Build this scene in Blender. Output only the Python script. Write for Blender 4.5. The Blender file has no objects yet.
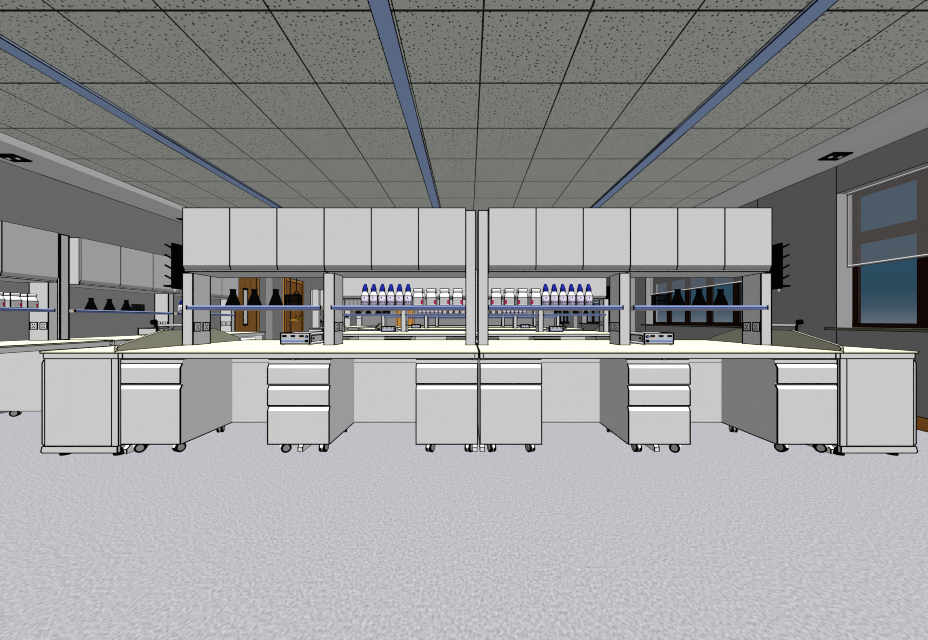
import bpy, bmesh, math
from mathutils import Vector, Matrix

C = bpy.context.scene
COL = C.collection
PI = math.pi

# ------------------------------------------------------------------ camera
EYE = 0.964
cam_d = bpy.data.cameras.new('camera')
cam = bpy.data.objects.new('camera', cam_d)
COL.objects.link(cam)
cam.location = (0, 0, EYE)
cam.rotation_euler = (PI / 2, 0, 0)
cam_d.sensor_width = 36.0
cam_d.lens = 352.0 / 928.0 * 36.0
cam_d.shift_x = -4.0 / 928.0
cam_d.shift_y = 1.0 / 928.0
cam_d.clip_start = 0.02
C.camera = cam

# ------------------------------------------------------------------ view, world, lights
C.view_settings.view_transform = 'Standard'
C.view_settings.look = 'None'
C.view_settings.exposure = 0
C.view_settings.gamma = 1
C.view_settings.use_curve_mapping = False
C.cycles.diffuse_bounces = 0
C.cycles.glossy_bounces = 1
C.cycles.transparent_max_bounces = 24
C.cycles.pixel_filter_type = 'BLACKMAN_HARRIS'
C.cycles.filter_width = 1.05

def lin(c):
    def f(v):
        v /= 255.0
        return v / 12.92 if v <= 0.04045 else ((v + 0.055) / 1.055) ** 2.4
    return tuple(f(v) for v in c)

world = bpy.data.worlds.new('sky')
C.world = world
world.use_nodes = True
nt = world.node_tree
nt.nodes.clear()
wo = nt.nodes.new('ShaderNodeOutputWorld')
bg = nt.nodes.new('ShaderNodeBackground')
tc = nt.nodes.new('ShaderNodeTexCoord')
sx = nt.nodes.new('ShaderNodeSeparateXYZ')
mp = nt.nodes.new('ShaderNodeMapRange')
mp.inputs['From Min'].default_value = -0.1
mp.inputs['From Max'].default_value = 0.4
rp = nt.nodes.new('ShaderNodeValToRGB')
cr = rp.color_ramp
stops = [(0.0, (104, 112, 120)), (0.2, (96, 107, 118)), (0.245, (66, 88, 104)), (0.31, (42, 74, 92)),
         (0.5, (40, 78, 102)), (1.0, (38, 72, 108))]
while len(cr.elements) < len(stops):
    cr.elements.new(0.5)
for e, (p, c) in zip(cr.elements, stops):
    e.position = p
    e.color = (*lin(c), 1)
nt.links.new(tc.outputs['Generated'], sx.inputs[0])
nt.links.new(sx.outputs['Z'], mp.inputs['Value'])
nt.links.new(mp.outputs[0], rp.inputs[0])
nt.links.new(rp.outputs[0], bg.inputs['Color'])
nt.links.new(bg.outputs[0], wo.inputs['Surface'])

def sun(name, toward, strength):
    d = bpy.data.lights.new(name, 'SUN')
    d.energy = strength
    d.angle = 0.0
    d.use_shadow = False
    o = bpy.data.objects.new(name, d)
    COL.objects.link(o)
    o.rotation_euler = Vector(toward).to_track_quat('Z', 'Y').to_euler()
    o.location = (0, 2, 2.2)
    return o

sun('sun_key', (0.169, -0.495, 2.165), 7.005)
for k, v in enumerate([(1, 1, 1), (1, -1, -1), (-1, 1, -1), (-1, -1, 1)]):
    sun('sun_fill', v, 0.639)

# ------------------------------------------------------------------ materials
MATS = {}

def mat(name, color, srgb=False):
    if name in MATS:
        return MATS[name]
    m = bpy.data.materials.new(name)
    m.use_nodes = True
    b = m.node_tree.nodes['Principled BSDF']
    c = lin(color) if srgb else color
    b.inputs['Base Color'].default_value = (*c, 1)
    b.inputs['Roughness'].default_value = 1.0
    b.inputs['Specular IOR Level'].default_value = 0.0
    MATS[name] = m
    return m

INK = mat('ink', (0.002, 0.002, 0.002))
PAINT = mat('white_paint', (0.80, 0.80, 0.80))
CREAM = mat('cream_worktop', (0.525, 0.525, 0.385))
WALL = mat('grey_wall', (0.33, 0.33, 0.33))
JAMB = mat('pale_plaster', (0.42, 0.42, 0.42))
SOFFIT = mat('soffit_white', (0.84, 0.84, 0.84))
STRIP = mat('strip_blue', (0.42, 0.58, 0.95))
BLUE = mat('shelf_blue', (0.12, 0.18, 0.44))
HIGHLIGHTBLUE = mat('shelf_highlight_blue', (0.36, 0.45, 0.80))  # paler blue paints the highlight along the glass shelf edge
TAUPE = mat('shelf_taupe', (0.62, 0.55, 0.46))
BLACK = mat('black_plastic', (0.0018, 0.0018, 0.0018))
DARK = mat('dark_grey', (0.02, 0.02, 0.02))
GREY = mat('mid_grey', (0.30, 0.30, 0.30))
CAPBLUE = mat('cap_blue', (0.014, 0.022, 0.34))
BOTTLE = mat('bottle_white', (0.95, 0.95, 0.95))
LABEL = mat('lavender_label', (0.85, 0.78, 0.95))
PURPLE = mat('purple_print', (0.03, 0.015, 0.25))
JARLABEL = mat('jar_label', (0.68, 0.68, 0.68))
RED = mat('red_print', (0.55, 0.02, 0.08))
METAL = mat('pale_metal', (0.75, 0.75, 0.75))
DISPBLUE = mat('band_blue', (0.10, 0.18, 0.62))
LIGHTBLUE = mat('light_blue_print', (0.35, 0.55, 0.9))
YELLOW = mat('yellow_print', (0.8, 0.6, 0.1))
FRAMEM = mat('window_frame_brown', (0.026, 0.010, 0.006))
SILL = mat('sill_olive', (0.16, 0.15, 0.11))
RAIL = mat('rail_metal', (0.5, 0.5, 0.5))
WHITEGLOW = mat('white_opal', (0.9, 0.9, 0.9))
BRASS = mat('brass_yellow', (0.5, 0.28, 0.03))

def wood(name, c1, c2, axis_scale):
    m = mat(name, c1)
    n = m.node_tree
    b = n.nodes['Principled BSDF']
    t = n.nodes.new('ShaderNodeTexCoord')
    mpn = n.nodes.new('ShaderNodeMapping')
    mpn.inputs['Scale'].default_value = axis_scale
    ns = n.nodes.new('ShaderNodeTexNoise')
    ns.inputs['Scale'].default_value = 1.0
    ns.inputs['Detail'].default_value = 4
    r = n.nodes.new('ShaderNodeValToRGB')
    r.color_ramp.elements[0].color = (*c1, 1)
    r.color_ramp.elements[1].color = (*c2, 1)
    r.color_ramp.elements[0].position = 0.3
    r.color_ramp.elements[1].position = 0.7
    n.links.new(t.outputs['Object'], mpn.inputs[0])
    n.links.new(mpn.outputs[0], ns.inputs['Vector'])
    n.links.new(ns.outputs['Fac'], r.inputs[0])
    n.links.new(r.outputs[0], b.inputs['Base Color'])
    return m

WOOD = wood('door_wood', (0.30, 0.12, 0.025), (0.45, 0.19, 0.045), (9, 9, 0.6))
DOORTRIM = wood('door_trim_wood', (0.62, 0.27, 0.05), (0.75, 0.36, 0.08), (9, 9, 0.6))
BASEWOOD = wood('baseboard_wood', (0.48, 0.16, 0.03), (0.62, 0.22, 0.045), (1, 1.0, 16))

def glassy(name, trans, tint, body):
    m = bpy.data.materials.new(name)
    m.use_nodes = True
    n = m.node_tree
    n.nodes.clear()
    o = n.nodes.new('ShaderNodeOutputMaterial')
    t = n.nodes.new('ShaderNodeBsdfTransparent')
    d = n.nodes.new('ShaderNodeBsdfDiffuse')
    x = n.nodes.new('ShaderNodeMixShader')
    t.inputs[0].default_value = (*tint, 1)
    d.inputs[0].default_value = (*body, 1)
    x.inputs[0].default_value = 1 - trans
    n.links.new(t.outputs[0], x.inputs[1])
    n.links.new(d.outputs[0], x.inputs[2])
    n.links.new(x.outputs[0], o.inputs[0])
    MATS[name] = m
    return m

PANE = glassy('window_glass', 0.985, (0.985, 0.99, 1.0), (0.5, 0.55, 0.6))
BLIND = glassy('blind_fabric', 0.80, (1, 1, 1), (0.72, 0.66, 0.64))
SMOKED = glassy('smoked_glass', 0.75, (0.30, 0.32, 0.34), (0.01, 0.01, 0.01))

def ceiling_mat():
    m = mat('ceiling_tile', (0.76, 0.78, 0.70))
    n = m.node_tree
    b = n.nodes['Principled BSDF']
    t = n.nodes.new('ShaderNodeTexCoord')
    s = n.nodes.new('ShaderNodeSeparateXYZ')
    n.links.new(t.outputs['Object'], s.inputs[0])

    def math_(op, a, bb=None, c=None):
        k = n.nodes.new('ShaderNodeMath')
        k.operation = op
        for i, v in enumerate((a, bb, c)):
            if v is None:
                continue
            if isinstance(v, (int, float)):
                k.inputs[i].default_value = v
            else:
                n.links.new(v, k.inputs[i])
        return k.outputs[0]
    def seam(sock, off, pitch, half):
        q = math_('ADD', sock, -off + pitch * 40 + pitch / 2)
        w = math_('MODULO', q, pitch)
        dd = math_('ABSOLUTE', math_('SUBTRACT', w, pitch / 2))
        return math_('LESS_THAN', dd, half)
    lx = seam(s.outputs['X'], 0.087, 0.6, 0.0058)
    ly = seam(s.outputs['Y'], 1.976, 0.603, 0.0075)
    vo = n.nodes.new('ShaderNodeTexVoronoi')
    vo.voronoi_dimensions = '2D'
    vo.inputs['Scale'].default_value = 30.0
    vo.inputs['Randomness'].default_value = 0.85
    n.links.new(t.outputs['Object'], vo.inputs['Vector'])
    wn = n.nodes.new('ShaderNodeSeparateColor')
    n.links.new(vo.outputs['Color'], wn.inputs[0])
    rad = math_('MULTIPLY_ADD', wn.outputs[0], 0.125, 0.070)
    rad = math_('MULTIPLY', rad, math_('GREATER_THAN', wn.outputs[1], 0.12))
    dot = math_('LESS_THAN', vo.outputs['Distance'], rad)
    ink = math_('MAXIMUM', math_('MAXIMUM', lx, ly), math_('MULTIPLY', dot, 1.0))
    ns = n.nodes.new('ShaderNodeTexNoise')
    ns.inputs['Scale'].default_value = 120
    n.links.new(t.outputs['Object'], ns.inputs['Vector'])
    r = n.nodes.new('ShaderNodeValToRGB')
    r.color_ramp.elements[0].color = (0.72, 0.75, 0.68, 1)
    r.color_ramp.elements[1].color = (0.88, 0.90, 0.83, 1)
    r.color_ramp.elements[0].position = 0.3
    r.color_ramp.elements[1].position = 0.7
    n.links.new(ns.outputs['Fac'], r.inputs[0])
    mx = n.nodes.new('ShaderNodeMix')
    mx.data_type = 'RGBA'
    n.links.new(ink, mx.inputs['Factor'])
    n.links.new(r.outputs[0], mx.inputs['A'])
    mx.inputs['B'].default_value = (0.03, 0.03, 0.03, 1)
    n.links.new(mx.outputs['Result'], b.inputs['Base Color'])
    return m

def floor_mat():
    m = mat('speckled_floor', (0.184, 0.184, 0.2))
    n = m.node_tree
    b = n.nodes['Principled BSDF']
    t = n.nodes.new('ShaderNodeTexCoord')
    mpn = n.nodes.new('ShaderNodeMapping')
    mpn.inputs['Scale'].default_value = (1.0, 0.8, 1.0)
    ns = n.nodes.new('ShaderNodeTexNoise')
    ns.inputs['Scale'].default_value = 92
    ns.inputs['Detail'].default_value = 4
    ns.inputs['Roughness'].default_value = 0.7
    r = n.nodes.new('ShaderNodeValToRGB')
    r.color_ramp.elements[0].color = (0.132, 0.132, 0.146, 1)
    r.color_ramp.elements[1].color = (0.300, 0.300, 0.322, 1)
    r.color_ramp.elements[0].position = 0.28
    r.color_ramp.elements[1].position = 0.70
    n.links.new(t.outputs['Object'], mpn.inputs[0])
    n.links.new(mpn.outputs[0], ns.inputs['Vector'])
    n.links.new(ns.outputs['Fac'], r.inputs[0])
    n.links.new(r.outputs[0], b.inputs['Base Color'])
    return m

CEIL = ceiling_mat()
FLOOR = floor_mat()

# ------------------------------------------------------------------ mesh builder
class MB:
    """collects shapes and links them as one mesh; sharp edges get a thin dark seam"""
    def __init__(self):
        self.v, self.f, self.m, self.sm, self.ln = [], [], [], [], []
        self.mats = []
        self.lines = []

    def mi(self, m):
        if m not in self.mats:
            self.mats.append(m)
        return self.mats.index(m)

    def add(self, vs, fs, m, smooth=False, line=True):
        o = len(self.v)
        self.v += [tuple(p) for p in vs]
        k = self.mi(m)
        for f in fs:
            self.f.append([o + i for i in f])
            self.m.append(k)
            self.sm.append(smooth)
            self.ln.append(line)
        return self

    def box(self, x0, x1, y0, y1, z0, z1, m, line=True):
        x0, x1 = min(x0, x1), max(x0, x1)
        y0, y1 = min(y0, y1), max(y0, y1)
        z0, z1 = min(z0, z1), max(z0, z1)
        vs = [(x, y, z) for z in (z0, z1) for y in (y0, y1) for x in (x0, x1)]
        fs = [(0, 2, 3, 1), (4, 5, 7, 6), (0, 1, 5, 4), (2, 6, 7, 3), (0, 4, 6, 2), (1, 3, 7, 5)]
        return self.add(vs, fs, m, line=line)

    def prism(self, prof, axis, a0, a1, m, line=True):
        """prof: 2D polygon; axis 'x': (y,z) swept in x; 'y': (x,z); 'z': (x,y)"""
        def pt(p, a):
            return {'x': (a, p[0], p[1]), 'y': (p[0], a, p[1]), 'z': (p[0], p[1], a)}[axis]
        n = len(prof)
        vs = [pt(p, a0) for p in prof] + [pt(p, a1) for p in prof]
        fs = [list(range(n))[::-1], [n + i for i in range(n)]]
        for i in range(n):
            j = (i + 1) % n
            fs.append((i, j, n + j, n + i))
        return self.add(vs, fs, m, line=line)

    def lathe(self, prof, c, m, n=20, sx=1.0, sy=1.0, line=True, smooth=True):
        vs, fs = [], []
        for r, z in prof:
            for k in range(n):
                a = 2 * PI * k / n
                vs.append((c[0] + sx * r * math.cos(a), c[1] + sy * r * math.sin(a), c[2] + z))
        for i in range(len(prof) - 1):
            for k in range(n):
                j = (k + 1) % n
                fs.append((i * n + k, i * n + j, (i + 1) * n + j, (i + 1) * n + k))
        fs.append(list(range(n))[::-1])
        fs.append([(len(prof) - 1) * n + k for k in range(n)])
        return self.add(vs, fs, m, smooth=smooth, line=line)

    def cyl(self, p0, p1, r, m, n=12, r1=None, line=False):
        p0, p1 = Vector(p0), Vector(p1)
        q = (p1 - p0).to_track_quat('Z', 'Y')
        vs = []
        for p, rr in ((p0, r), (p1, r if r1 is None else r1)):
            for k in range(n):
                a = 2 * PI * k / n
                vs.append(p + q @ Vector((rr * math.cos(a), rr * math.sin(a), 0)))
        fs = [list(range(n))[::-1], [n + k for k in range(n)]]
        for k in range(n):
            j = (k + 1) % n
            fs.append((k, j, n + j, n + k))
        return self.add(vs, fs, m, smooth=n > 6, line=line)

    def seam(self, p0, p1, r=None):
        self.lines.append((Vector(p0), Vector(p1), r))
        return self

    def mesh(self, name, lw):
        me = bpy.data.meshes.new(name)
        bm = bmesh.new()
        bv = [bm.verts.new(p) for p in self.v]
        mark = bm.faces.layers.int.new('ln')
        for f, k, s, l in zip(self.f, self.m, self.sm, self.ln):
            try:
                bf = bm.faces.new([bv[i] for i in f])
            except ValueError:
                continue
            bf.material_index = k
            bf.smooth = s
            bf[mark] = 1 if l else 0
        bmesh.ops.recalc_face_normals(bm, faces=bm.faces)
        bm.normal_update()
        for e in bm.edges:
            if len(e.link_faces) == 2 and e.link_faces[0].normal.angle(e.link_faces[1].normal, 0.0) > math.radians(38):
                e.smooth = False
        segs = list(self.lines)
        if lw > 0:
            for e in bm.edges:
                lf = e.link_faces
                if not all(f[mark] for f in lf):
                    continue
                if len(lf) == 2:
                    if lf[0].normal.angle(lf[1].normal, 0.0) < math.radians(32):
                        continue
                segs.append((e.verts[0].co.copy(), e.verts[1].co.copy(), None))
        if segs:
            k = self.mi(INK)
            for a, b, r in segs:
                r = lw if r is None else r
                d = b - a
                L = d.length
                if L < 1e-6:
                    continue
                d /= L
                q = d.to_track_quat('Z', 'Y')
                e = d * (r * 0.5 if L > 4 * r else 0)
                ring = []
                for p in (a - e, b + e):
                    ring.append([bm.verts.new(p + q @ Vector((r * math.cos(t), r * math.sin(t), 0)))
                                 for t in (PI / 4, 3 * PI / 4, 5 * PI / 4, 7 * PI / 4)])
                for i in range(4):
                    j = (i + 1) % 4
                    bf = bm.faces.new((ring[0][i], ring[0][j], ring[1][j], ring[1][i]))
                    bf.material_index = k
                for bf in (bm.faces.new(ring[0][::-1]), bm.faces.new(ring[1])):
                    bf.material_index = k
        bm.faces.layers.int.remove(mark)
        bm.to_mesh(me)
        bm.free()
        for mm in self.mats:
            me.materials.append(mm)
        return me

    def build(self, name, parent=None, lw=0.0):
        o = bpy.data.objects.new(name, self.mesh(name, lw))
        COL.objects.link(o)
        if parent is not None:
            o.parent = parent
        return o

def lwat(Y, px=1.6):
    return 0.5 * px * Y / 352.0

def tag(o, label=None, cat=None, group=None, kind=None):
    if label:
        o['label'] = label
    if cat:
        o['category'] = cat
    if group:
        o['group'] = group
    if kind:
        o['kind'] = kind
    return o

def thing(name, label, cat, loc=(0, 0, 0), rz=0.0, group=None):
    o = bpy.data.objects.new(name, None)
    o.empty_display_size = 0.1
    COL.objects.link(o)
    o.location = loc
    o.rotation_euler = (0, 0, rz)
    return tag(o, label, cat, group)

def dup(root, loc, rz, label, group=None):
    r = root.copy()
    COL.objects.link(r)
    r.location = loc
    r.rotation_euler = (0, 0, rz)
    tag(r, label, None, group)
    for ch in list(root.children):
        c = ch.copy()
        COL.objects.link(c)
        c.parent = r
        for g in list(ch.children):
            d = g.copy()
            COL.objects.link(d)
            d.parent = c
    return r

PROTO = {}

def place(key, maker, loc, rz, label, group=None):
    """build the first of a kind, copy it (with its parts) for every repeat"""
    if key not in PROTO:
        o = maker()
        PROTO[key] = o
        o.location = loc
        o.rotation_euler = (0, 0, rz)
        tag(o, label, None, group)
        return o
    return dup(PROTO[key], loc, rz, label, group)

def struct(o):
    o['kind'] = 'structure'
    return o

# ------------------------------------------------------------------ room shell
XL, XR = -4.85, 4.0
XFL, XFR = -4.31, 3.456
ZC, ZS, ZSL = 2.707, 2.646, 2.630
YF, YB = -1.4, 16.2

b = MB().box(XL - .2, XR + .3, YF - .2, YB + .2, -0.1, 0.0, FLOOR)
struct(b.build('floor'))
b = MB().box(XFL, XFR, YF - .2, YB + .2, ZC, ZC + .12, CEIL)
struct(b.build('ceiling'))
for nm, xa, xb, xe, zs in (('trim_1', XL, XFL, XFL, ZSL), ('trim_2', XFR, XR, XFR, ZS)):
    b = MB().box(xa, xb, YF, YB, zs, ZC + .12, SOFFIT)
    for y0, y1 in ((YF, 4.5), (4.5, YB)):
        r = 0.0060 if y0 < 4 else 0.010
        b.seam((xe, y0, ZC), (xe, y1, ZC), r)
    struct(b.build(nm))
# left wall
b = MB().box(XL - .2, XL, YF, YB, 0, ZC + .12, WALL)
for y0, y1, r in ((YF, 4.0, .0065), (4.0, YB, .010)):
    b.seam((XL, y0, ZSL), (XL, y1, ZSL), r)
struct(b.build('wall_left'))
for k, yp in enumerate((8.44, 12.9)):
    struct(MB().box(XL, -4.68, yp, yp + .45, 0, ZSL, WALL).build('trim_%d' % (3 + k), None, .004))
# right wall with window openings
WINS = [(0.76, 3.82), (4.86, 7.92), (9.30, 12.36), (13.75, 15.9)]
ZSILL, ZTOP = 0.881, 2.345
WT = 0.26
b = MB()
b.box(XR, XR + WT, YF, YB, 0, ZSILL, WALL)
b.box(XR, XR + WT, YF, YB, ZTOP, ZC + .12, WALL)
prev = YF
for y0, y1 in WINS + [(YB, None)]:
    b.box(XR, XR + WT, prev, y0, ZSILL, ZTOP, WALL)
    if y1:
        # plastered reveals of the opening
        b.box(XR + .001, XR + WT, y0 - .004, y0 + .004, ZSILL, ZTOP, JAMB)
        b.box(XR + .001, XR + WT, y1 - .004, y1 + .004, ZSILL, ZTOP, JAMB)
        b.box(XR + .001, XR + WT, y0, y1, ZTOP - .004, ZTOP + .004, JAMB)
        prev = y1
    for ys in (y0, y1):
        if ys and 0 < ys < YB - .1:
            r = lwat(ys, 0.9)
            b.seam((XR, ys, 0), (XR, ys, ZS), r)
for y0, y1 in WINS:
    b.seam((XR, y0, ZTOP), (XR, y1, ZTOP), lwat(y1, .8))
for yp in (8.44, 12.9):
    b.box(3.856, XR, yp, yp + .45, 0, ZS, JAMB)
    b.seam((3.856, yp, 0), (3.856, yp, ZS), lwat(yp, .8))
for y0, y1, r in ((YF, 4.0, .0055), (4.0, YB, .009)):
    b.seam((XR, y0, ZS), (XR, y1, ZS), r)
struct(b.build('wall_right'))
b = MB().box(XL - .2, XR + .3, YB, YB + .2, 0, ZC + .12, WALL)
struct(b.build('wall_back'))
b = MB().box(XL - .2, XR + .3, YF - .2, YF, 0, ZC + .12, WALL)
struct(b.build('wall_front'))
# baseboards
b = MB().box(XR - .018, XR, YF, 8.43, 0, 0.118, BASEWOOD)
b.seam((XR - .018, YF, .118), (XR - .018, 8.43, .118), .005)
b.seam((XR - .018, YF, .002), (XR - .018, 8.43, .002), .006)
struct(b.build('baseboard_right'))
b = MB().box(XL, XL + .018, 6.9, 7.18, 0, 0.118, BASEWOOD)
b.seam((XL + .018, 6.9, .118), (XL + .018, 7.18, .118), .006)
struct(b.build('baseboard_left'))

# windows
XW = 4.164
for i, (y0, y1) in enumerate(WINS):
    w = bpy.data.objects.new('window_%d' % (i + 1), None)
    COL.objects.link(w)
    w.location = (XW, y0, ZSILL)
    struct(w)
    L, H = y1 - y0, ZTOP - ZSILL
    lw = lwat(max(y1, 2.5), .7)
    fr = MB()
    n = max(2, round(L / 0.61))
    p = L / n
    st = 0.054
    x0, x1 = 0.0, 0.034
    fr.box(x0, x1, 0, L, 0, 0.058, FRAMEM)
    fr.box(x0, x1, 0, L, H - .055, H, FRAMEM)
    fr.box(x0 + .002, x1, 0, L, 0.905, 1.022, FRAMEM)
    for k in range(n + 1):
        c = k * p
        a0, a1 = max(0, c - st), min(L, c + st)
        fr.box(x0 + .001, x1, a0, a1, 0, H, FRAMEM)
    fr.build('window_frame', w, lw)
    for k in range(n):
        a0, a1 = k * p + st, (k + 1) * p - st
        for z0, z1 in ((.058, .905), (1.022, H - .055)):
            MB().box(.014, .020, a0, a1, z0, z1, PANE, line=False).build('window_pane', w)
    s = MB().box(XR - .085 - XW, 0.02, -.05, L + .045, -.012, .012, SILL)
    s.build('window_sill', w, lwat(max(y1, 2.5), .8))

# roller blinds
BL = ['at the nearest window on the right', 'at the second window on the right',
      'at the third window on the right']
for i, (y0, y1) in enumerate(WINS[:3]):
    L = y1 - y0 - .05
    t = thing('roller_blind', 'sheer brown half-lowered roller blind ' + BL[i] + ', with metal bottom rail', 'blind',
              (4.10, y0 + .025, 1.55), 0, 'roller blinds on the right wall')
    MB().box(-.002, .002, .01, L - .01, 0, .77, BLIND, line=False).build('fabric', t)
    lw = lwat(y1, .6)
    m = MB().cyl((0, 0, 0), (0, L, 0), .013, RAIL, 10)
    m.seam((-.013, 0, -.011), (-.013, L, -.011), lw)
    m.build('bottom_rail', t)
    m = MB().cyl((0, 0, .78), (0, L, .78), .015, RAIL, 10)
    m.seam((-.015, 0, .765), (-.015, L, .765), lw)
    m.build('top_tube', t)
    MB().cyl((-.016, L - .004, 0), (-.016, L - .004, .78), .004, BLACK, 6).build('pull_cord', t)

# doors
def door(name, y0, y1, h, panel):
    d = bpy.data.objects.new(name, None)
    COL.objects.link(d)
    d.location = (XL, y0, 0)
    struct(d)
    W = y1 - y0
    lw = lwat(y0, 1.0)
    fr = .085
    f = MB()
    f.box(0, .05, 0, fr, 0, h, DOORTRIM)
    f.box(0, .05, W - fr, W, 0, h, DOORTRIM)
    f.box(0, .05, fr, W - fr, h - fr, h, DOORTRIM)
    f.build('door_frame', d, lw)
    lf = MB().box(0, .03, fr, W - fr, 0, h - fr, WOOD).build('door_leaf', d, lw)
    if panel:
        v = MB()
        c = .44
        v.box(.03, .036, c - .095, c + .095, 0.86, 1.68, BLACK, line=False)
        v.box(.036, .039, c - .055, c + .045, 0.91, 1.63, WHITEGLOW, line=False)
        v.build('vision_panel', d)
    return d
door('door_1', 7.18, 8.09, 2.11, True)
door('door_2', 9.20, 10.28, 2.11, False)
d3 = bpy.data.objects.new('door_3', None)
COL.objects.link(d3)
d3.location = (-3.30, YB, 0)
struct(d3)
f = MB()
for x0, x1 in ((0, .07), (.76, .83)):
    f.box(x0, x1, -.05, 0, 0, 2.1, DOORTRIM)
f.box(.07, .76, -.05, 0, 2.03, 2.1, DOORTRIM)
f.build('door_frame', d3, .012)
MB().box(.07, .76, -.03, 0, 0, 2.03, DOORTRIM).build('door_leaf', d3, .012)

# ceiling strips
for x, nm in ((-2.91, 'left of the three'), (-.485, 'middle of the three'), (1.94, 'right of the three')):
    t = MB().box(x - .055, x + .055, YF + .1, 15.8, ZC - .014, ZC, STRIP, line=False)
    e = x + .055 if x < 0 else x - .055
    o = x - .055 if x < 0 else x + .055
    for y0, y1, r in ((YF + .1, 3.2, .0045), (3.2, 15.8, .007)):
        t.seam((e, y0, ZC - .0125), (e, y1, ZC - .0125), r)
        t.seam((e + (.014 if x < 0 else -.014), y0, ZC), (e + (.014 if x < 0 else -.014), y1, ZC), r)
        t.seam((o, y0, ZC - .0125), (o, y1, ZC - .0125), r)
    tag(t.build('ceiling_strip'), 'long narrow blue strip light along the tiled ceiling, ' + nm, 'strip light',
        'blue strip lights on the ceiling')

# downlights in the side soffits
def downlight_proto():
    t = thing('downlight', None, 'downlight')
    m = MB().box(-.095, .095, -.078, .078, -.012, 0, BLACK)
    m.build('frame', t, .004)
    for sx_ in (-1, 1):
        m = MB().lathe([(.040, 0), (.040, .012)], (sx_ * .048, 0, -.016), DARK, 14, line=False)
        m.lathe([(.016, 0), (.016, .004)], (sx_ * .048, 0, -.019), WHITEGLOW, 12, line=False)
        m.build('lamp', t)
    return t
for x, y, lab in ((-4.625, 3.58, 'in the left soffit, the near one'), (-4.63, 5.78, 'in the left soffit, just beside the far upper cabinets'),
                  (3.735, 3.58, 'in the right soffit, above the window')):
    place('downlight', downlight_proto, (x, y, ZSL if x < 0 else ZS), 0, 'black square twin downlight ' + lab, 'twin downlights in the soffits')

# ------------------------------------------------------------------ benches
JX = 0.078           # the joint between the two halves
ZW = 0.7515
ROWY = [0.0, 3.55, 7.10, 10.65]
ROWN = ['front bench', 'second bench row', 'third bench row', 'rearmost bench row']
SIDE = {-1: 'left', 1: 'right'}

def caster(parent, x, y, ang, lw):
    m = MB()
    a = Vector((math.cos(ang), math.sin(ang), 0))       # axle
    t = Vector((-math.sin(ang), math.cos(ang), 0))      # rolling direction
    ctr = Vector((x, y, .036)) + t * .012
    m.cyl((x, y, .060), (x, y, .079), .013, METAL, 8)
    m.cyl(ctr - a * .005, ctr + a * .005, .030, METAL, 14)
    m.cyl(Vector((x, y, .068)) - t * .010, ctr - t * .036 + Vector((0, 0, .006)), .012, BOTTLE, 8, r1=.009)
    k = m.build('caster', parent)
    w = MB()
    for sg in (-1, 1):
        p = ctr + a * sg * .006
        w.cyl(p, p + a * sg * .016, .036, BLACK, 20)
        w.cyl(p + a * sg * .0161, p + a * sg * .0185, .022, GREY, 14)
    w.build('wheel', k)

def pedestal(n, lw, angs):
    t = thing('mobile_pedestal', None, 'drawer pedestal')
    W = .441
    h = W / 2
    m = MB().box(-h, h, 0, .55, .077, .687, PAINT, line=False)
    for x in (-h, h):
        m.seam((x, 0, .077), (x, .55, .077)).seam((x, 0, .687), (x, .55, .687)).seam((x, .55, .077), (x, .55, .687))
    m.seam((-h, 0, .687), (h, 0, .687)).seam((-h, 0, .077), (h, 0, .077))
    m.build('carcass', t, lw)
    if n == 2:
        zs = [(.515, .655), (.079, .502)]
    else:
        zs = [(.510, .653), (.357, .496), (.079, .347)]
    for z0, z1 in zs:
        prof = [(0, z0), (-.018, z0), (-.018, z1 - .028), (-.001, z1), (0, z1)]
        m = MB().prism(prof, 'x', -h, h, PAINT, line=False)
        m.seam((-h, -.018, z0), (h, -.018, z0)).seam((-h, -.001, z1), (h, -.001, z1))
        for x in (-h, h):
            m.seam((x, -.018, z0), (x, -.018, z1 - .028)).seam((x, -.018, z1 - .028), (x, -.001, z1))
        m.build('drawer', t, lw)
    for i, (cx, cy) in enumerate(((-.13, .036), (.155, .036), (-.15, .49), (.15, .49))):
        caster(t, cx, cy, angs[i], lw)
    return t

def worktop(parent, x0, x1, y0, y1, lw):
    m = MB().box(x0, x1, y0, y1, ZW - .0118, ZW, CREAM, line=False)
    m.seam((x0, y1, ZW), (x1, y1, ZW), lw * 2.0).seam((x0, y0, ZW - .0125), (x1, y0, ZW - .0125), lw * .7)
    for x in (x0, x1):
        m.seam((x, y0, ZW), (x, y1, ZW), lw).seam((x, y0, ZW - .012), (x, y0, ZW), lw * .7)
        m.seam((x, y0, ZW - .0125), (x, y1, ZW - .0125), lw * .8)
    return m.build('worktop', parent, lw)

def lab_bench(s, lw):
    t = thing('lab_bench', None, 'bench')
    def X(u):
        return s * u
    worktop(t, X(.004), X(2.529), -.727, .70, lw)
    m = MB().box(X(.006), X(2.519), -.712, -.69, .702, ZW - .012, PAINT)
    m.box(X(.006), X(.03), -.714, -.70, .702, ZW - .012, PAINT)
    m.box(X(2.490), X(2.519), -.714, -.70, .702, ZW - .012, PAINT)
    m.build('apron', t, lw * .8)
    MB().box(X(.006), X(2.519), .66, .68, .702, ZW - .012, PAINT).build('apron', t, lw * .8)
    m = MB().box(X(.02), X(2.585), -.084, -.066, .077, .700, PAINT)
    m.seam((X(.02), -.084, .602), (X(2.585), -.084, .602), lw * .55)
    m.build('modesty_panel', t, lw * .8)
    for u in (.028, 1.315, 2.57):
        m = MB()
        y0 = -.575 if u < 2 else -.62
        prof = [(y0, 0), (y0, .034), (y0 + .03, .055), (.55, .055), (.55, 0)]
        m.prism(prof, 'x', X(u - .017), X(u + .017), BOTTLE)
        m.box(X(u - .017), X(u + .017), -.05, 0, .05, .70, PAINT)
        m.box(X(u - .017), X(u + .017), -.68, .65, .690, .702, PAINT)
        m.build('leg', t, lw * .8)
    return t

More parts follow.
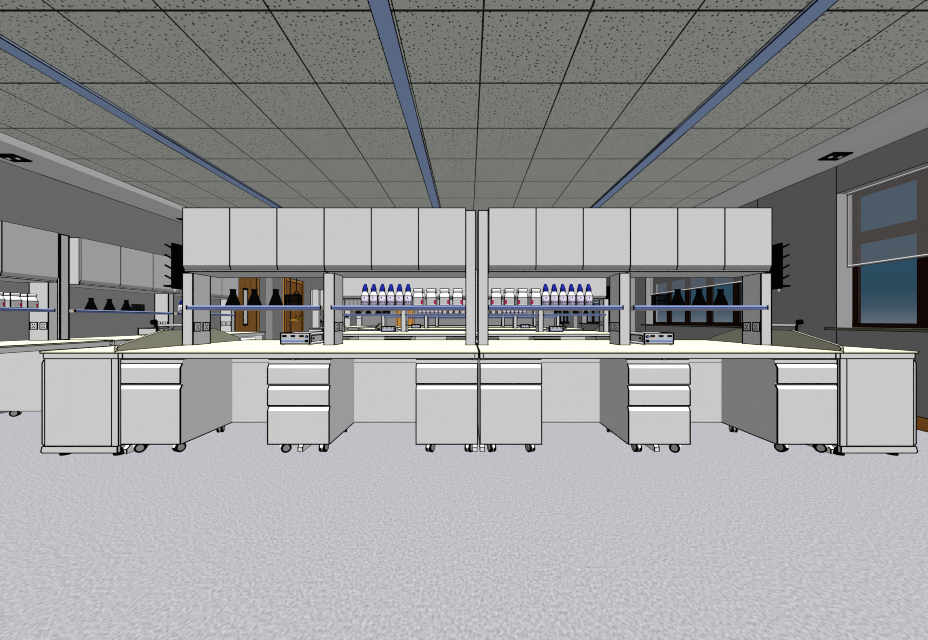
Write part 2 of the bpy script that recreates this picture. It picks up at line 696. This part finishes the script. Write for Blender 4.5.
def socket(parent, x, y, z, nx, lw):
    m = MB()
    d = .004 * nx
    m.box(x, x + d, y - .044, y + .044, z - .043, z + .043, BLACK, line=False)
    m.box(x + d, x + d * 1.5, y - .030, y + .030, z - .032, z + .032, METAL, line=False)
    for dy, dz in ((-.012, .014), (.012, .014), (0, -.004), (-.012, -.018), (.012, -.018)):
        m.box(x + d * 1.5, x + d * 2, y + dy - .005, y + dy + .005, z + dz - .006, z + dz + .006, BLACK, line=False)
    m.build('socket', parent)

def rack(s, bays, pitch, lw, sockets=True, full_end=False):
    """posts and shelves on a worktop; origin at the joint, centre line of the bench"""
    t = thing('reagent_rack', None, 'shelf rack')
    edges = [(.0125, .0965)]
    for k in range(1, bays + 1):
        a = .012 + pitch * k
        edges.append((a, a + .09))
    for k, (a, c) in enumerate(edges):
        top = 1.928 if k == 0 else 1.381
        p = MB().box(s * a, s * c, -.102, .102, ZW, top, PAINT)
        for xx in (s * a, s * c):
            p.seam((xx, -.102, ZW), (xx, .102, ZW), lw * 1.5)
        p.seam((s * a, -.102, ZW), (s * c, -.102, ZW), lw * 1.5)
        p = p.build('post', t, lw)
        if sockets and k:
            # the side face that looks back to the joint
            for dy in (-.054, .050):
                socket(p, s * a, dy, .912, -s, lw)
    for k in range(bays):
        a, c = edges[k][1], edges[k + 1][0]
        m = MB()
        m.box(s * (a + .002), s * (c - .002), -.160, .160, 1.062, 1.0948, TAUPE, line=False)
        prof = [(-.160, 1.062), (-.172, 1.0635), (-.172, 1.082), (-.160, 1.082)]
        m.prism(prof, 'x', s * (a + .001), s * (c - .001), BLUE, line=False)
        prof = [(-.160, 1.082), (-.172, 1.082), (-.169, 1.0948), (-.160, 1.0955)]
        m.prism(prof, 'x', s * (a + .001), s * (c - .001), HIGHLIGHTBLUE, line=False)
        m.box(s * (a + .001), s * (c - .001), .160, .172, 1.0635, 1.0948, BLUE, line=False)
        x0, x1 = s * (a + .001), s * (c - .001)
        q = lw * .6
        m.seam((x0, -.173, 1.0835), (x1, -.173, 1.0835), q)
        for xx in (x0, x1):
            m.seam((xx, -.172, 1.063), (xx, -.172, 1.095), lw)
        m.build('shelf', t)
    return t

def cabinet(w, n, lw, plain=False):
    """upper unit, x from 0 to w, n doors towards -y"""
    t = thing('wall_cabinet', None, 'cabinet')
    MB().box(0.001, w - .001, -.198, .198, 1.382, 1.914, PAINT).build('carcass', t, lw)
    d = w / n
    for k in range(n):
        prof = [(-.199, 1.394), (-.217, 1.4324), (-.217, 1.9130), (-.199, 1.9130)]
        MB().prism(prof, 'x', k * d + (.0003 if plain else .0015), (k + 1) * d - (.0003 if plain else .0015), PAINT).build('door', t, 0.0 if plain else lw * .72)
    return t

def end_cabinet(s, lw):
    t = thing('end_cabinet', None, 'cabinet')
    def X(u):
        return s * u
    m = MB().box(X(2.531), X(3.05), -.727, .69, ZW - .0118, ZW, CREAM, line=False)
    m.seam((X(2.531), -.727, ZW - .0125), (X(3.05), -.727, ZW - .0125), lw * .7)
    m.seam((X(3.05), -.727, ZW), (X(3.05), .69, ZW), lw).seam((X(3.05), -.727, ZW - .012), (X(3.05), -.727, ZW), lw * .6)
    m.seam((X(2.531), .69, ZW), (X(3.05), .69, ZW), lw * 1.5)
    m.build('counter', t, lw * .8)
    m = MB().box(X(2.612), X(3.036), -.700, .66, .091, .738, PAINT)
    m.build('carcass', t, lw * .8)
    m = MB()
    m.box(X(2.521), X(3.042), -.714, -.699, .702, ZW - .0118, PAINT)
    m.box(X(2.519), X(2.566), -.714, -.699, .091, .700, PAINT)
    m.box(X(2.566), X(3.036), -.711, -.699, .091, .700, PAINT)
    m.build('side_frame', t, lw * .7)
    prof = [(X(2.519), .0457), (X(3.040), .0457), (X(3.050), .055), (X(3.040), .0905), (X(2.519), .0905)]
    MB().box(X(2.62), X(3.03), -.65, .66, .05, .0905, PAINT).build('plinth', t, lw * .8)
    MB().prism(prof, 'y', -.722, -.70, PAINT).build('base_rail', t, lw * .8)
    for k in range(2):
        y0 = -.706 + k * .69
        prof = [(X(3.037), .096), (X(3.052), .096), (X(3.060), .105), (X(3.060), .665), (X(3.050), .690), (X(3.037), .690)]
        MB().prism(prof, 'y', y0, y0 + .68, PAINT).build('door', t, lw * .8)
    for u in (2.60, 2.985):
        for y in (-.625, .55):
            m = MB().lathe([(.032, 0), (.036, .008), (.030, .030), (.012, .052)], (X(u), y, 0), BLACK, 12, line=False)
            m.build('foot', t)
    # splash panel between the two tops
    pr = [(-.652, ZW), (-.652, ZW + .020), (-.640, ZW + .034), (-.267, .8865), (.325, .8865),
          (.690, ZW + .032), (.700, ZW + .018), (.700, ZW)]
    m = MB()
    n = len(pr)
    m.prism(pr, 'x', X(2.590), X(2.610), CREAM)
    m.build('splash_panel', t, lw * .6)
    return t

def drying_rack(s, lw):
    """pegboard turned outward, hung on the end post"""
    t = thing('drying_rack', None, 'drying rack')
    def X(u):
        return s * u
    MB().box(X(.076), X(.094), -.115, .28, 1.2455, 1.644, BLACK, line=False).build('board', t)
    MB().box(X(.0015), X(.076), .0, .08, 1.30, 1.36, BLACK, line=False).box(X(.0015), X(.076), 0, .08, 1.25, 1.28, BLACK, line=False).build('bracket', t)
    for i in range(4):
        for j in range(4):
            y = -.10 + j * .12
            z = 1.60 - i * .0905
            MB().cyl((X(.094), y, z), (X(.158), y, z + .034), .0085, BLACK, 6).build('peg', t)
    MB().box(X(.094), X(.160), -.115, .28, 1.262, 1.278, BLACK, line=False).build('drip_tray', t)
    MB().cyl((X(.104), -.06, 1.225), (X(.104), -.06, 1.262), .009, METAL, 8).build('drain_spout', t)
    return t

def lab_tap(lw):
    t = thing('lab_tap', None, 'tap')
    m = MB()
    for y in (-.12, .17):
        m.lathe([(.022, 0), (.022, .012), (.010, .016), (.010, .175)], (0, y, 0), BLACK, 10, line=False)
    m.build('stem', t)
    m = MB().cyl((0, -.12, .172), (0, .17, .172), .0085, METAL, 8)
    m.seam((0.008, -.15, .163), (.008, .17, .163), lw * .5)
    m.seam((-.008, -.15, .163), (-.008, .17, .163), lw * .5)
    m.seam((0, -.12, .182), (0, .17, .182), lw * .7)
    m.build('bar', t)
    for y, sg in ((-.12, -1), (.17, 1)):
        m = MB().cyl((0, y, .175), (0, y + sg * .045, .213), .008, BLACK, 8)
        m.cyl((-.016, y + sg * .03, .20), (.016, y + sg * .03, .206), .025, BLACK, 6)
        m.build('handle', t)
    return t

def instrument(s, lw):
    """bench instrument with three small windows; s gives the side of its connectors"""
    t = thing('bench_instrument', None, 'instrument')
    W, D = .250, .27
    k = -s            # connectors point towards the joint
    MB().box(-W / 2, W / 2, 0, D, .014, .108, METAL).build('housing', t, lw * 1.2)
    m = MB()
    m.box(-W / 2 + .008, W / 2 - .008, -.003, 0, .022, .094, JARLABEL, line=False)
    m.box(-W / 2 + .008, W / 2 - .008, -.005, -.003, .034, .043, DISPBLUE, line=False)
    m.box(-W / 2 + .008, W / 2 - .008, -.0045, -.003, .043, .048, LIGHTBLUE, line=False)
    m.build('front_panel', t)
    cols = [LIGHTBLUE, LIGHTBLUE, YELLOW]
    for i in range(3):
        x = k * (-.092 + i * .074)
        m = MB().box(x - .020, x + .020, -.006, -.003, .073, .092, BLACK, line=False)
        m.box(x - .018, x + .018, -.005, -.003, .062, .069, cols[i], line=False)
        m.build('display', t)
    for z, mm in ((.078, DISPBLUE), (.040, BLACK)):
        m = MB().cyl((k * .102, -.018, z), (k * .102, -.003, z), .013, BLACK, 12)
        m.cyl((k * .102, -.020, z), (k * .102, -.018, z), .008, mm, 10)
        m.build('knob', t)
    xs = k * W / 2
    m = MB().box(xs, xs + k * .004, .03, .24, .030, .085, METAL)
    m.box(xs + k * .004, xs + k * .006, .05, .085, .050, .070, BLACK, line=False)
    m.build('side_plate', t, lw * .8)
    m = MB()
    for z in (.100, .020):
        m.cyl((xs + k * .018, -.005, z), (xs + k * .018, .27, z), .009, RAIL, 8)
        m.seam((xs + k * .018, -.005, z - .010), (xs + k * .018, .27, z - .010), lw * .6)
        for y in (.02, .25):
            m.cyl((xs, y, z), (xs + k * .018, y, z), .006, BLACK, 6)
    m.build('side_rail', t)
    for x in (-.115, .115):
        for y in (.02, .24):
            MB().lathe([(.010, 0), (.013, .005), (.010, .015)], (x, y, 0), RAIL, 10, line=False).build('foot', t)
    return t

def bottle_proto(lw):
    t = thing('dropper_bottle', None, 'bottle')
    m = MB().lathe([(.033, 0), (.0350, .003), (.0350, .090), (.033, .098), (.018, .128), (.016, .134)], (0, 0, 0), BOTTLE, 20, line=False)
    for sg in (-1, 1):
        m.seam((sg * .0335, -.013, 0), (sg * .0335, -.013, .092), lw * .9)
        m.seam((sg * .0335, -.013, .092), (sg * .017, -.006, .128), lw * .8)
    m.build('body', t)
    m = MB().lathe([(.0353, 0), (.0357, .001), (.0357, .070), (.0353, .071)], (0, 0, .012), LABEL, 20, line=False)
    m.lathe([(.0362, 0), (.0362, .0085)], (0, 0, .084), BLACK, 20, line=False)
    for a0 in (-2.5, -2.02, -1.54, -1.06):
        v = []
        for z in (.029, .041):
            for rr in (.0352, .0372):
                for k in range(4):
                    a = a0 + k * .11
                    v.append((math.cos(a) * rr, math.sin(a) * rr, z))
        f = []
        for k in range(3):
            f += [(4 + k, 5 + k, 13 + k, 12 + k), (k, 8 + k, 9 + k, k + 1), (8 + k, 12 + k, 13 + k, 9 + k), (k, k + 1, 5 + k, 4 + k)]
        f += [(0, 4, 12, 8), (3, 11, 15, 7)]
        m.add(v, f, PURPLE, line=False)
    m.box(-.005, .005, -.0375, -.035, .066, .079, PURPLE, line=False)
    m.build('label_band', t)
    m = MB().lathe([(.0225, .126), (.0225, .152), (.0185, .166), (.0125, .180), (.0115, .189), (.0085, .195), (.004, .198)], (0, 0, 0), CAPBLUE, 16, line=False)
    for sg in (-1, 1):
        m.seam((sg * .0205, -.009, .126), (sg * .0205, -.009, .152), lw * .9)
        m.seam((sg * .0205, -.009, .152), (sg * .0085, -.004, .192), lw * .7)
    m.build('cap', t)
    return t

def jar_proto(lw, mir):
    """wide-mouth jar, a little deeper than it is wide"""
    t = thing('reagent_jar', None, 'jar')
    def rect(hx, hy, z, rr=.35):
        pts = []
        for sxx, syy in ((1, 1), (-1, 1), (-1, -1), (1, -1)):
            pts.append((sxx, syy))
        out = []
        r = min(hx, hy) * rr
        for (sxx, syy), a0 in zip(pts, (0, PI / 2, PI, 3 * PI / 2)):
            for k in range(4):
                a = a0 + k * PI / 6
                out.append((sxx * (hx - r) + r * math.cos(a), syy * (hy - r) + r * math.sin(a), z))
        return out
    def loft(mb, secs, m):
        vs, fs = [], []
        for hx, hy, z in secs:
            vs += rect(hx, hy, z)
        n = 16
        for i in range(len(secs) - 1):
            for k in range(n):
                j = (k + 1) % n
                fs.append((i * n + k, i * n + j, (i + 1) * n + j, (i + 1) * n + k))
        fs.append(list(range(n))[::-1])
        fs.append([(len(secs) - 1) * n + k for k in range(n)])
        mb.add(vs, fs, m, smooth=False, line=False)
    def ring(mb, hx, hy, z, r):
        p = rect(hx, hy, z)
        for k in range(len(p)):
            mb.seam(p[k], p[(k + 1) % len(p)], r)
    def posts(mb, hx, hy, z0, z1, r, hx1=None, hy1=None):
        for sa in (-1, 1):
            for sb in (-1, 1):
                mb.seam((sa * (hx - .0035), sb * (hy - .005), z0), (sa * ((hx1 or hx) - .0035), sb * ((hy1 or hy) - .005), z1), r)
    m = MB()
    loft(m, [(.043, .066, 0), (.046, .070, .004), (.046, .070, .074), (.043, .066, .094), (.038, .056, .112), (.037, .053, .116)], BOTTLE)
    posts(m, .046, .070, 0, .076, lw * .9)
    posts(m, .046, .070, .076, .112, lw * .8, .038, .056)
    ring(m, .0455, .0695, .004, lw * .8)
    loft(m, [(.038, .0565, .114), (.038, .0565, .122)], BLACK)
    m.build('body', t)
    m = MB()
    loft(m, [(.0464, .0705, .014), (.0464, .0705, .070)], JARLABEL)
    ring(m, .0455, .0695, .074, lw * .7)
    m.box(mir * .024, mir * .043, -.0722, -.0690, .016, .050, RED, line=False)
    m.box(mir * .026, mir * .036, -.0722, -.0690, .050, .062, LABEL, line=False)
    m.build('label_band', t)
    m = MB()
    loft(m, [(.040, .060, .121), (.042, .062, .124), (.042, .062, .141), (.038, .058, .149)], BOTTLE)
    ring(m, .038, .058, .149, lw * .7)
    posts(m, .042, .062, .121, .146, lw * .8)
    m.build('lid', t)
    return t

def flask_proto(lw):
    t = thing('conical_flask', None, 'flask')
    MB().lathe([(.054, 0), (.058, .004), (.058, .010), (.026, .104), (.023, .112), (.023, .141)], (0, 0, 0), BLACK, 24, line=False).build('body', t)
    MB().lathe([(.023, .139), (.0265, .141), (.0265, .149), (.023, .150)], (0, 0, 0), BLACK, 20, line=False).build('rim', t)
    return t

def beaker_proto(lw):
    t = thing('glass_dish', None, 'dish')
    m = MB().box(-.058, .058, -.03, .03, 0, .096, SMOKED)
    for z in (.048,):
        for sg in (-1, 1):
            m.seam((-.058, sg * .03, z), (.058, sg * .03, z), lw)
            m.seam((sg * .058, -.03, z), (sg * .058, .03, z), lw)
    m.build('body', t, lw)
    MB().box(-.062, .062, -.034, .034, .092, .102, BLACK, line=False).build('lid', t)
    return t

ORD = ['first', 'second', 'third', 'fourth', 'fifth', 'sixth']

def bench_row(r):
    Y = 3.172 + ROWY[r]
    rn = ROWN[r]
    lw = lwat(2.6 + ROWY[r], 1.6 if r == 0 else 1.7)
    lwb = lwat(3.1 + ROWY[r], 1.5 if r == 0 else 1.3)
    for s in (-1, 1):
        sd = SIDE[s]
        jx = JX
        place(('bench', s, r), lambda: lab_bench(s, lw), (jx, Y, 0), 0,
              'laboratory bench with cream worktop and grey panels, %s half of the %s' % (sd, rn), 'laboratory benches')
        # pedestals
        if r < 2:
            what = {2.366: ('two-drawer', 'at the outer end'), 1.297: ('three-drawer', 'in the middle'), .2305: ('two-drawer', 'beside the central joint')}
            for j, (u, n, ang) in enumerate(((2.366, 2, (-1.0, -.40, .4, .3)), (1.297, 3, (-1.0, -.12, .3, .2)), (.2305, 2, (-.45, -.4, .2, .4)))):
                nm, at = what[u]
                ang2 = ang if s < 0 else tuple(-a for a in (ang[1], ang[0], ang[3], ang[2]))
                place(('ped', n, j, s, r), lambda: pedestal(n, lw, ang2), (jx + s * u, Y - .624, 0), 0,
                      'grey %s pedestal under the %s half of the %s, %s' % (nm, sd, rn, at), 'mobile pedestals of the ' + rn)
        # rack and upper cabinets
        place(('rack', s, r), lambda: rack(s, 2, 1.2325, lwb, sockets=r < 2), (jx, Y, 0), 0,
              'pale posts with blue-edged shelves on the %s half of the %s' % (sd, rn), 'shelf racks on the benches')
        if r < 3:
            for k in range(2):
                w = 1.1875
                a = .0975 + k * (w + .001)
                px = jx + (a if s > 0 else -(a + w))
                place(('cab', r), lambda: cabinet(w, 3, lwb, r > 0), (px, Y, 0), 0,
                      'white upper cabinet, %s half of the %s, %s' % (sd, rn, 'next to the central posts' if k == 0 else 'at the outer end'),
                      'upper cabinets of the benches')
        if r < 3:
            place(('end', s, r), lambda: end_cabinet(s, lw), (jx, Y, 0), 0,
                  'end cabinet with cream top and olive splash panel, %s end of %s' % (sd, rn), 'end cabinets')
        if r < 2:
            place(('dry', s, r), lambda: drying_rack(s, lwb), (jx + s * 2.564, Y, 0), 0,
                  'black pegboard drying rack hung at the %s end of the %s' % (sd, rn), 'pegboard drying racks')
            place(('tap', r), lambda: lab_tap(lwb), (jx + s * 2.845, Y + .08, ZW), 0,
                  'black and metal laboratory tap on the %s end cabinet of the %s' % (sd, rn), 'laboratory taps')
        if r < 3:
            place(('inst', s, r), lambda: instrument(s, lwb), (jx + s * 1.571, Y - .130, ZW), 0,
                  'grey instrument with three dark displays on the %s worktop of the %s' % (sd, rn), 'bench instruments')
        if r < 2:
            zs = 1.0955
            yb = Y - .06
            # inner shelf: bottles and jars
            for k in range(6):
                u = .985 - .0758 * k if s < 0 else .985 - .0758 * (5 - k)
                place(('bottle', r), lambda: bottle_proto(lwb), (jx + s * u, yb, zs), 0,
                      'blue-capped white bottle, %s from left on %s shelf of the %s' % (ORD[k], sd, rn),
                      'blue-capped bottles')
            for k in range(4):
                u = .511 - .1143 * k if s < 0 else .511 - .1143 * (3 - k)
                place(('jar', r, s), lambda: jar_proto(lwb, -s), (jx + s * u, yb, zs), 0,
                      'white jar with red-marked label, %s from left on %s shelf of the %s' % (ORD[k], sd, rn),
                      'labelled jars')
            # outer shelf: flasks and the dish
            for k in range(3):
                u = 2.155 - .1895 * k if s < 0 else 2.155 - .1895 * (2 - k)
                place(('flask', r), lambda: flask_proto(lwb), (jx + s * u, yb, zs), 0,
                      'black conical flask, %s from left on outer %s shelf of the %s' % (ORD[k], sd, rn),
                      'black conical flasks')
            place(('dish', r), lambda: beaker_proto(lwb), (jx + s * 1.622, yb, zs), 0,
                  'dark glass dish beside the flasks, outer %s shelf of the %s' % (sd, rn), 'dark glass dishes')

for r in range(4):
    bench_row(r)

# ------------------------------------------------------------------ left wall bench
WX = -4.633
WY = 3.897
RZ = PI / 2
lw3, lw5 = lwat(3.8, 1.1), lwat(5.2, 1.3)
def wall_bench(y0, y1, ends, lw, label):
    t = thing('lab_bench', label, 'bench', (-4.4, y0, 0))
    L = y1 - y0
    worktop(t, XL + .035 + 4.4, .465, 0, L, lw)
    MB().box(.43, .45, .03, L - .01, .69, ZW - .012, PAINT).build('apron', t, lw * .7)
    for a in ends:
        MB().box(-.44, .425, a, a + .02, .077, .70, PAINT).build('side_panel', t, lw * .7)
        MB().box(-.38, -.33, a, a + .02, 0, .077, DARK).box(.30, .35, a, a + .02, 0, .077, DARK).build('foot', t)
    MB().box(-.13, -.11, (ends[0] + .02 if ends[0] > .5 else .05), L - .05, .077, .70, PAINT).build('modesty_panel', t, lw * .7)
    return t
wall_bench(2.2, 3.893, (1.266,), lw3, 'bench along the left wall, nearer piece, carrying the jars')
wall_bench(3.900, 6.84, (.02, 2.90), lw3, 'bench along the left wall, farther piece, carrying the black flasks')
for y, lab in ((3.711, 'behind the pale side panel'), (5.0, 'in the middle'), (6.5, 'at the far end')):
    place(('ped', 'wall'), lambda: pedestal(2, lw3, (.4, .2, .5, .3)), (-4.07, y, 0), RZ,
          'grey two-drawer pedestal under the left wall bench, ' + lab, 'pedestals under the left wall bench')

place(('rack', 'wall_near'), lambda: rack(-1, 1, 1.415, lw3, sockets=False), (WX, WY, 0), RZ,
      'pale posts with blue-edged shelf of jars on the left wall bench, nearer piece', 'shelf racks on the benches')
rk = place(('rack', 'wall_far'), lambda: rack(1, 2, 1.415, lw5, sockets=True), (WX, WY, 0), RZ,
           'pale posts with blue-edged shelves of flasks on the left wall bench, farther piece', 'shelf racks on the benches')
# socket pair on the near joint post
pn = [c for c in PROTO[('rack', 'wall_near')].children if c.name.startswith('post')][0]
for dy in (-.054, .050):
    socket(pn, -.0965, dy, .912, -1, lw3)
for key, yy, rr, lab in (('cab_wall', WY - .103 - 1.38, lw3, 'nearest one'), ('cab_wall', WY + .118, lw3, 'middle one above the black flasks'),
                         ('cab_wall', WY + .118 + 1.381, lw3, 'farthest one beside the wooden door')):
    place((key,), lambda: cabinet(1.38, 3, lw3), (WX, yy, 0), RZ,
          'white three-door upper cabinet on the left wall, ' + lab, 'upper cabinets on the left wall')

zs = 1.0955
for k, y in enumerate((3.385, 3.515, 3.650)):
    place(('jar', 0, -1), None, (WX + .055, y, zs), 0 + 0.0,
          'white jar with grey label, %s on the left wall shelf' % ['one cut by the photo edge', 'second from the photo edge', 'third from the photo edge'][k],
          'labelled jars')
for o in [o for o in COL.objects if o.name.startswith('reagent_jar') and 'left wall' in o.get('label', '')]:
    o.rotation_euler = (0, 0, RZ)
for k, y in enumerate((4.28, 4.50, 4.722)):
    place(('flask', 0), None, (WX + .05, y, zs), RZ,
          'black conical flask, %s from the left of three on the left wall shelf' % ORD[k], 'black conical flasks')
place(('dish', 0), None, (WX + .05, 4.89, zs), RZ, 'dark square glass dish with lid beside the flasks on the left wall shelf', 'dark glass dishes')
for k, y in enumerate((5.62, 5.70)):
    place(('bottle', 0), None, (WX + .05, y, zs), RZ,
          'white dropper bottle with blue cap on the left wall shelf, %s' % ['seen beside the drying rack', 'just behind the first'][k], 'blue-capped bottles')
place(('inst', 'wall'), lambda: instrument(-1, lw5), (WX + .20, 5.15, ZW), RZ, 'grey instrument with three dark displays on the left wall worktop', 'bench instruments')

# far module of the left wall bench, past the doors
FY = 10.69
lw11 = lwat(12, 0.8)
wall_bench(FY, FY + 4.4, (.02, 4.36), lw11, 'bench at the far end of the left wall, beyond the wooden doors')
place(('rack', 'far'), lambda: rack(1, 3, 1.415, lw11, sockets=False), (WX, FY, 0), RZ,
      'pale posts with shelves at the far end of the left wall, beyond the doors', 'shelf racks on the benches')
for k in range(3):
    place(('cab_wall_far',), lambda: cabinet(1.38, 3, lw11), (WX, FY + .118 + k * 1.40, 0), RZ,
          'white upper cabinet far along the left wall beyond the doors, %s' % ['nearest', 'middle', 'farthest'][k], 'upper cabinets on the left wall')
for k in range(3):  # flasks added to make this far shelf read darker
    place(('flask', 0), None, (WX + .05, 13.0 + k * .2 , zs), RZ,
          'added black conical flask, %s from left on the far left wall shelf beyond the doors' % ORD[k], 'black conical flasks')

# ------------------------------------------------------------------ emergency shower by the far door
t = thing('emergency_shower', 'dark emergency shower with pull rod and yellow eyewash bowl before a wooden door', 'shower', (-4.40, 8.72, 0))
MB().lathe([(.12, 0), (.12, .02), (.03, .03)], (0, 0, 0), DARK, 16, line=False).build('base', t)
MB().cyl((0, 0, .02), (0, 0, 2.25), .018, DARK, 10).build('pipe', t)
MB().cyl((0, 0, 2.24), (.42, -.1, 2.24), .016, DARK, 8).lathe([(.12, 0), (.05, .06), (.02, .08)], (.42, -.1, 2.14), DARK, 16, line=False).build('shower_head', t)
m = MB().cyl((.17, -.04, 2.24), (.17, -.04, 1.70), .012, BLACK, 6)
for a, c in (((.10, 1.63), (.24, 1.63)), ((.10, 1.63), (.17, 1.71)), ((.24, 1.63), (.17, 1.71))):
    m.cyl((a[0], -.04, a[1]), (c[0], -.04, c[1]), .014, BLACK, 6)
m.build('pull_rod', t)
MB().cyl((0, 0, .98), (.2, -.05, .98), .016, BRASS, 8).lathe([(.03, 0), (.12, .05), (.13, .07)], (.22, -.06, .99), BRASS, 16, line=False).build('eyewash_bowl', t)
for dx in (-.05, .05):
    MB().cyl((.22 + dx, -.06, 1.04), (.22 + dx, -.06, 1.12), .014, BLACK, 8).build('nozzle', t)
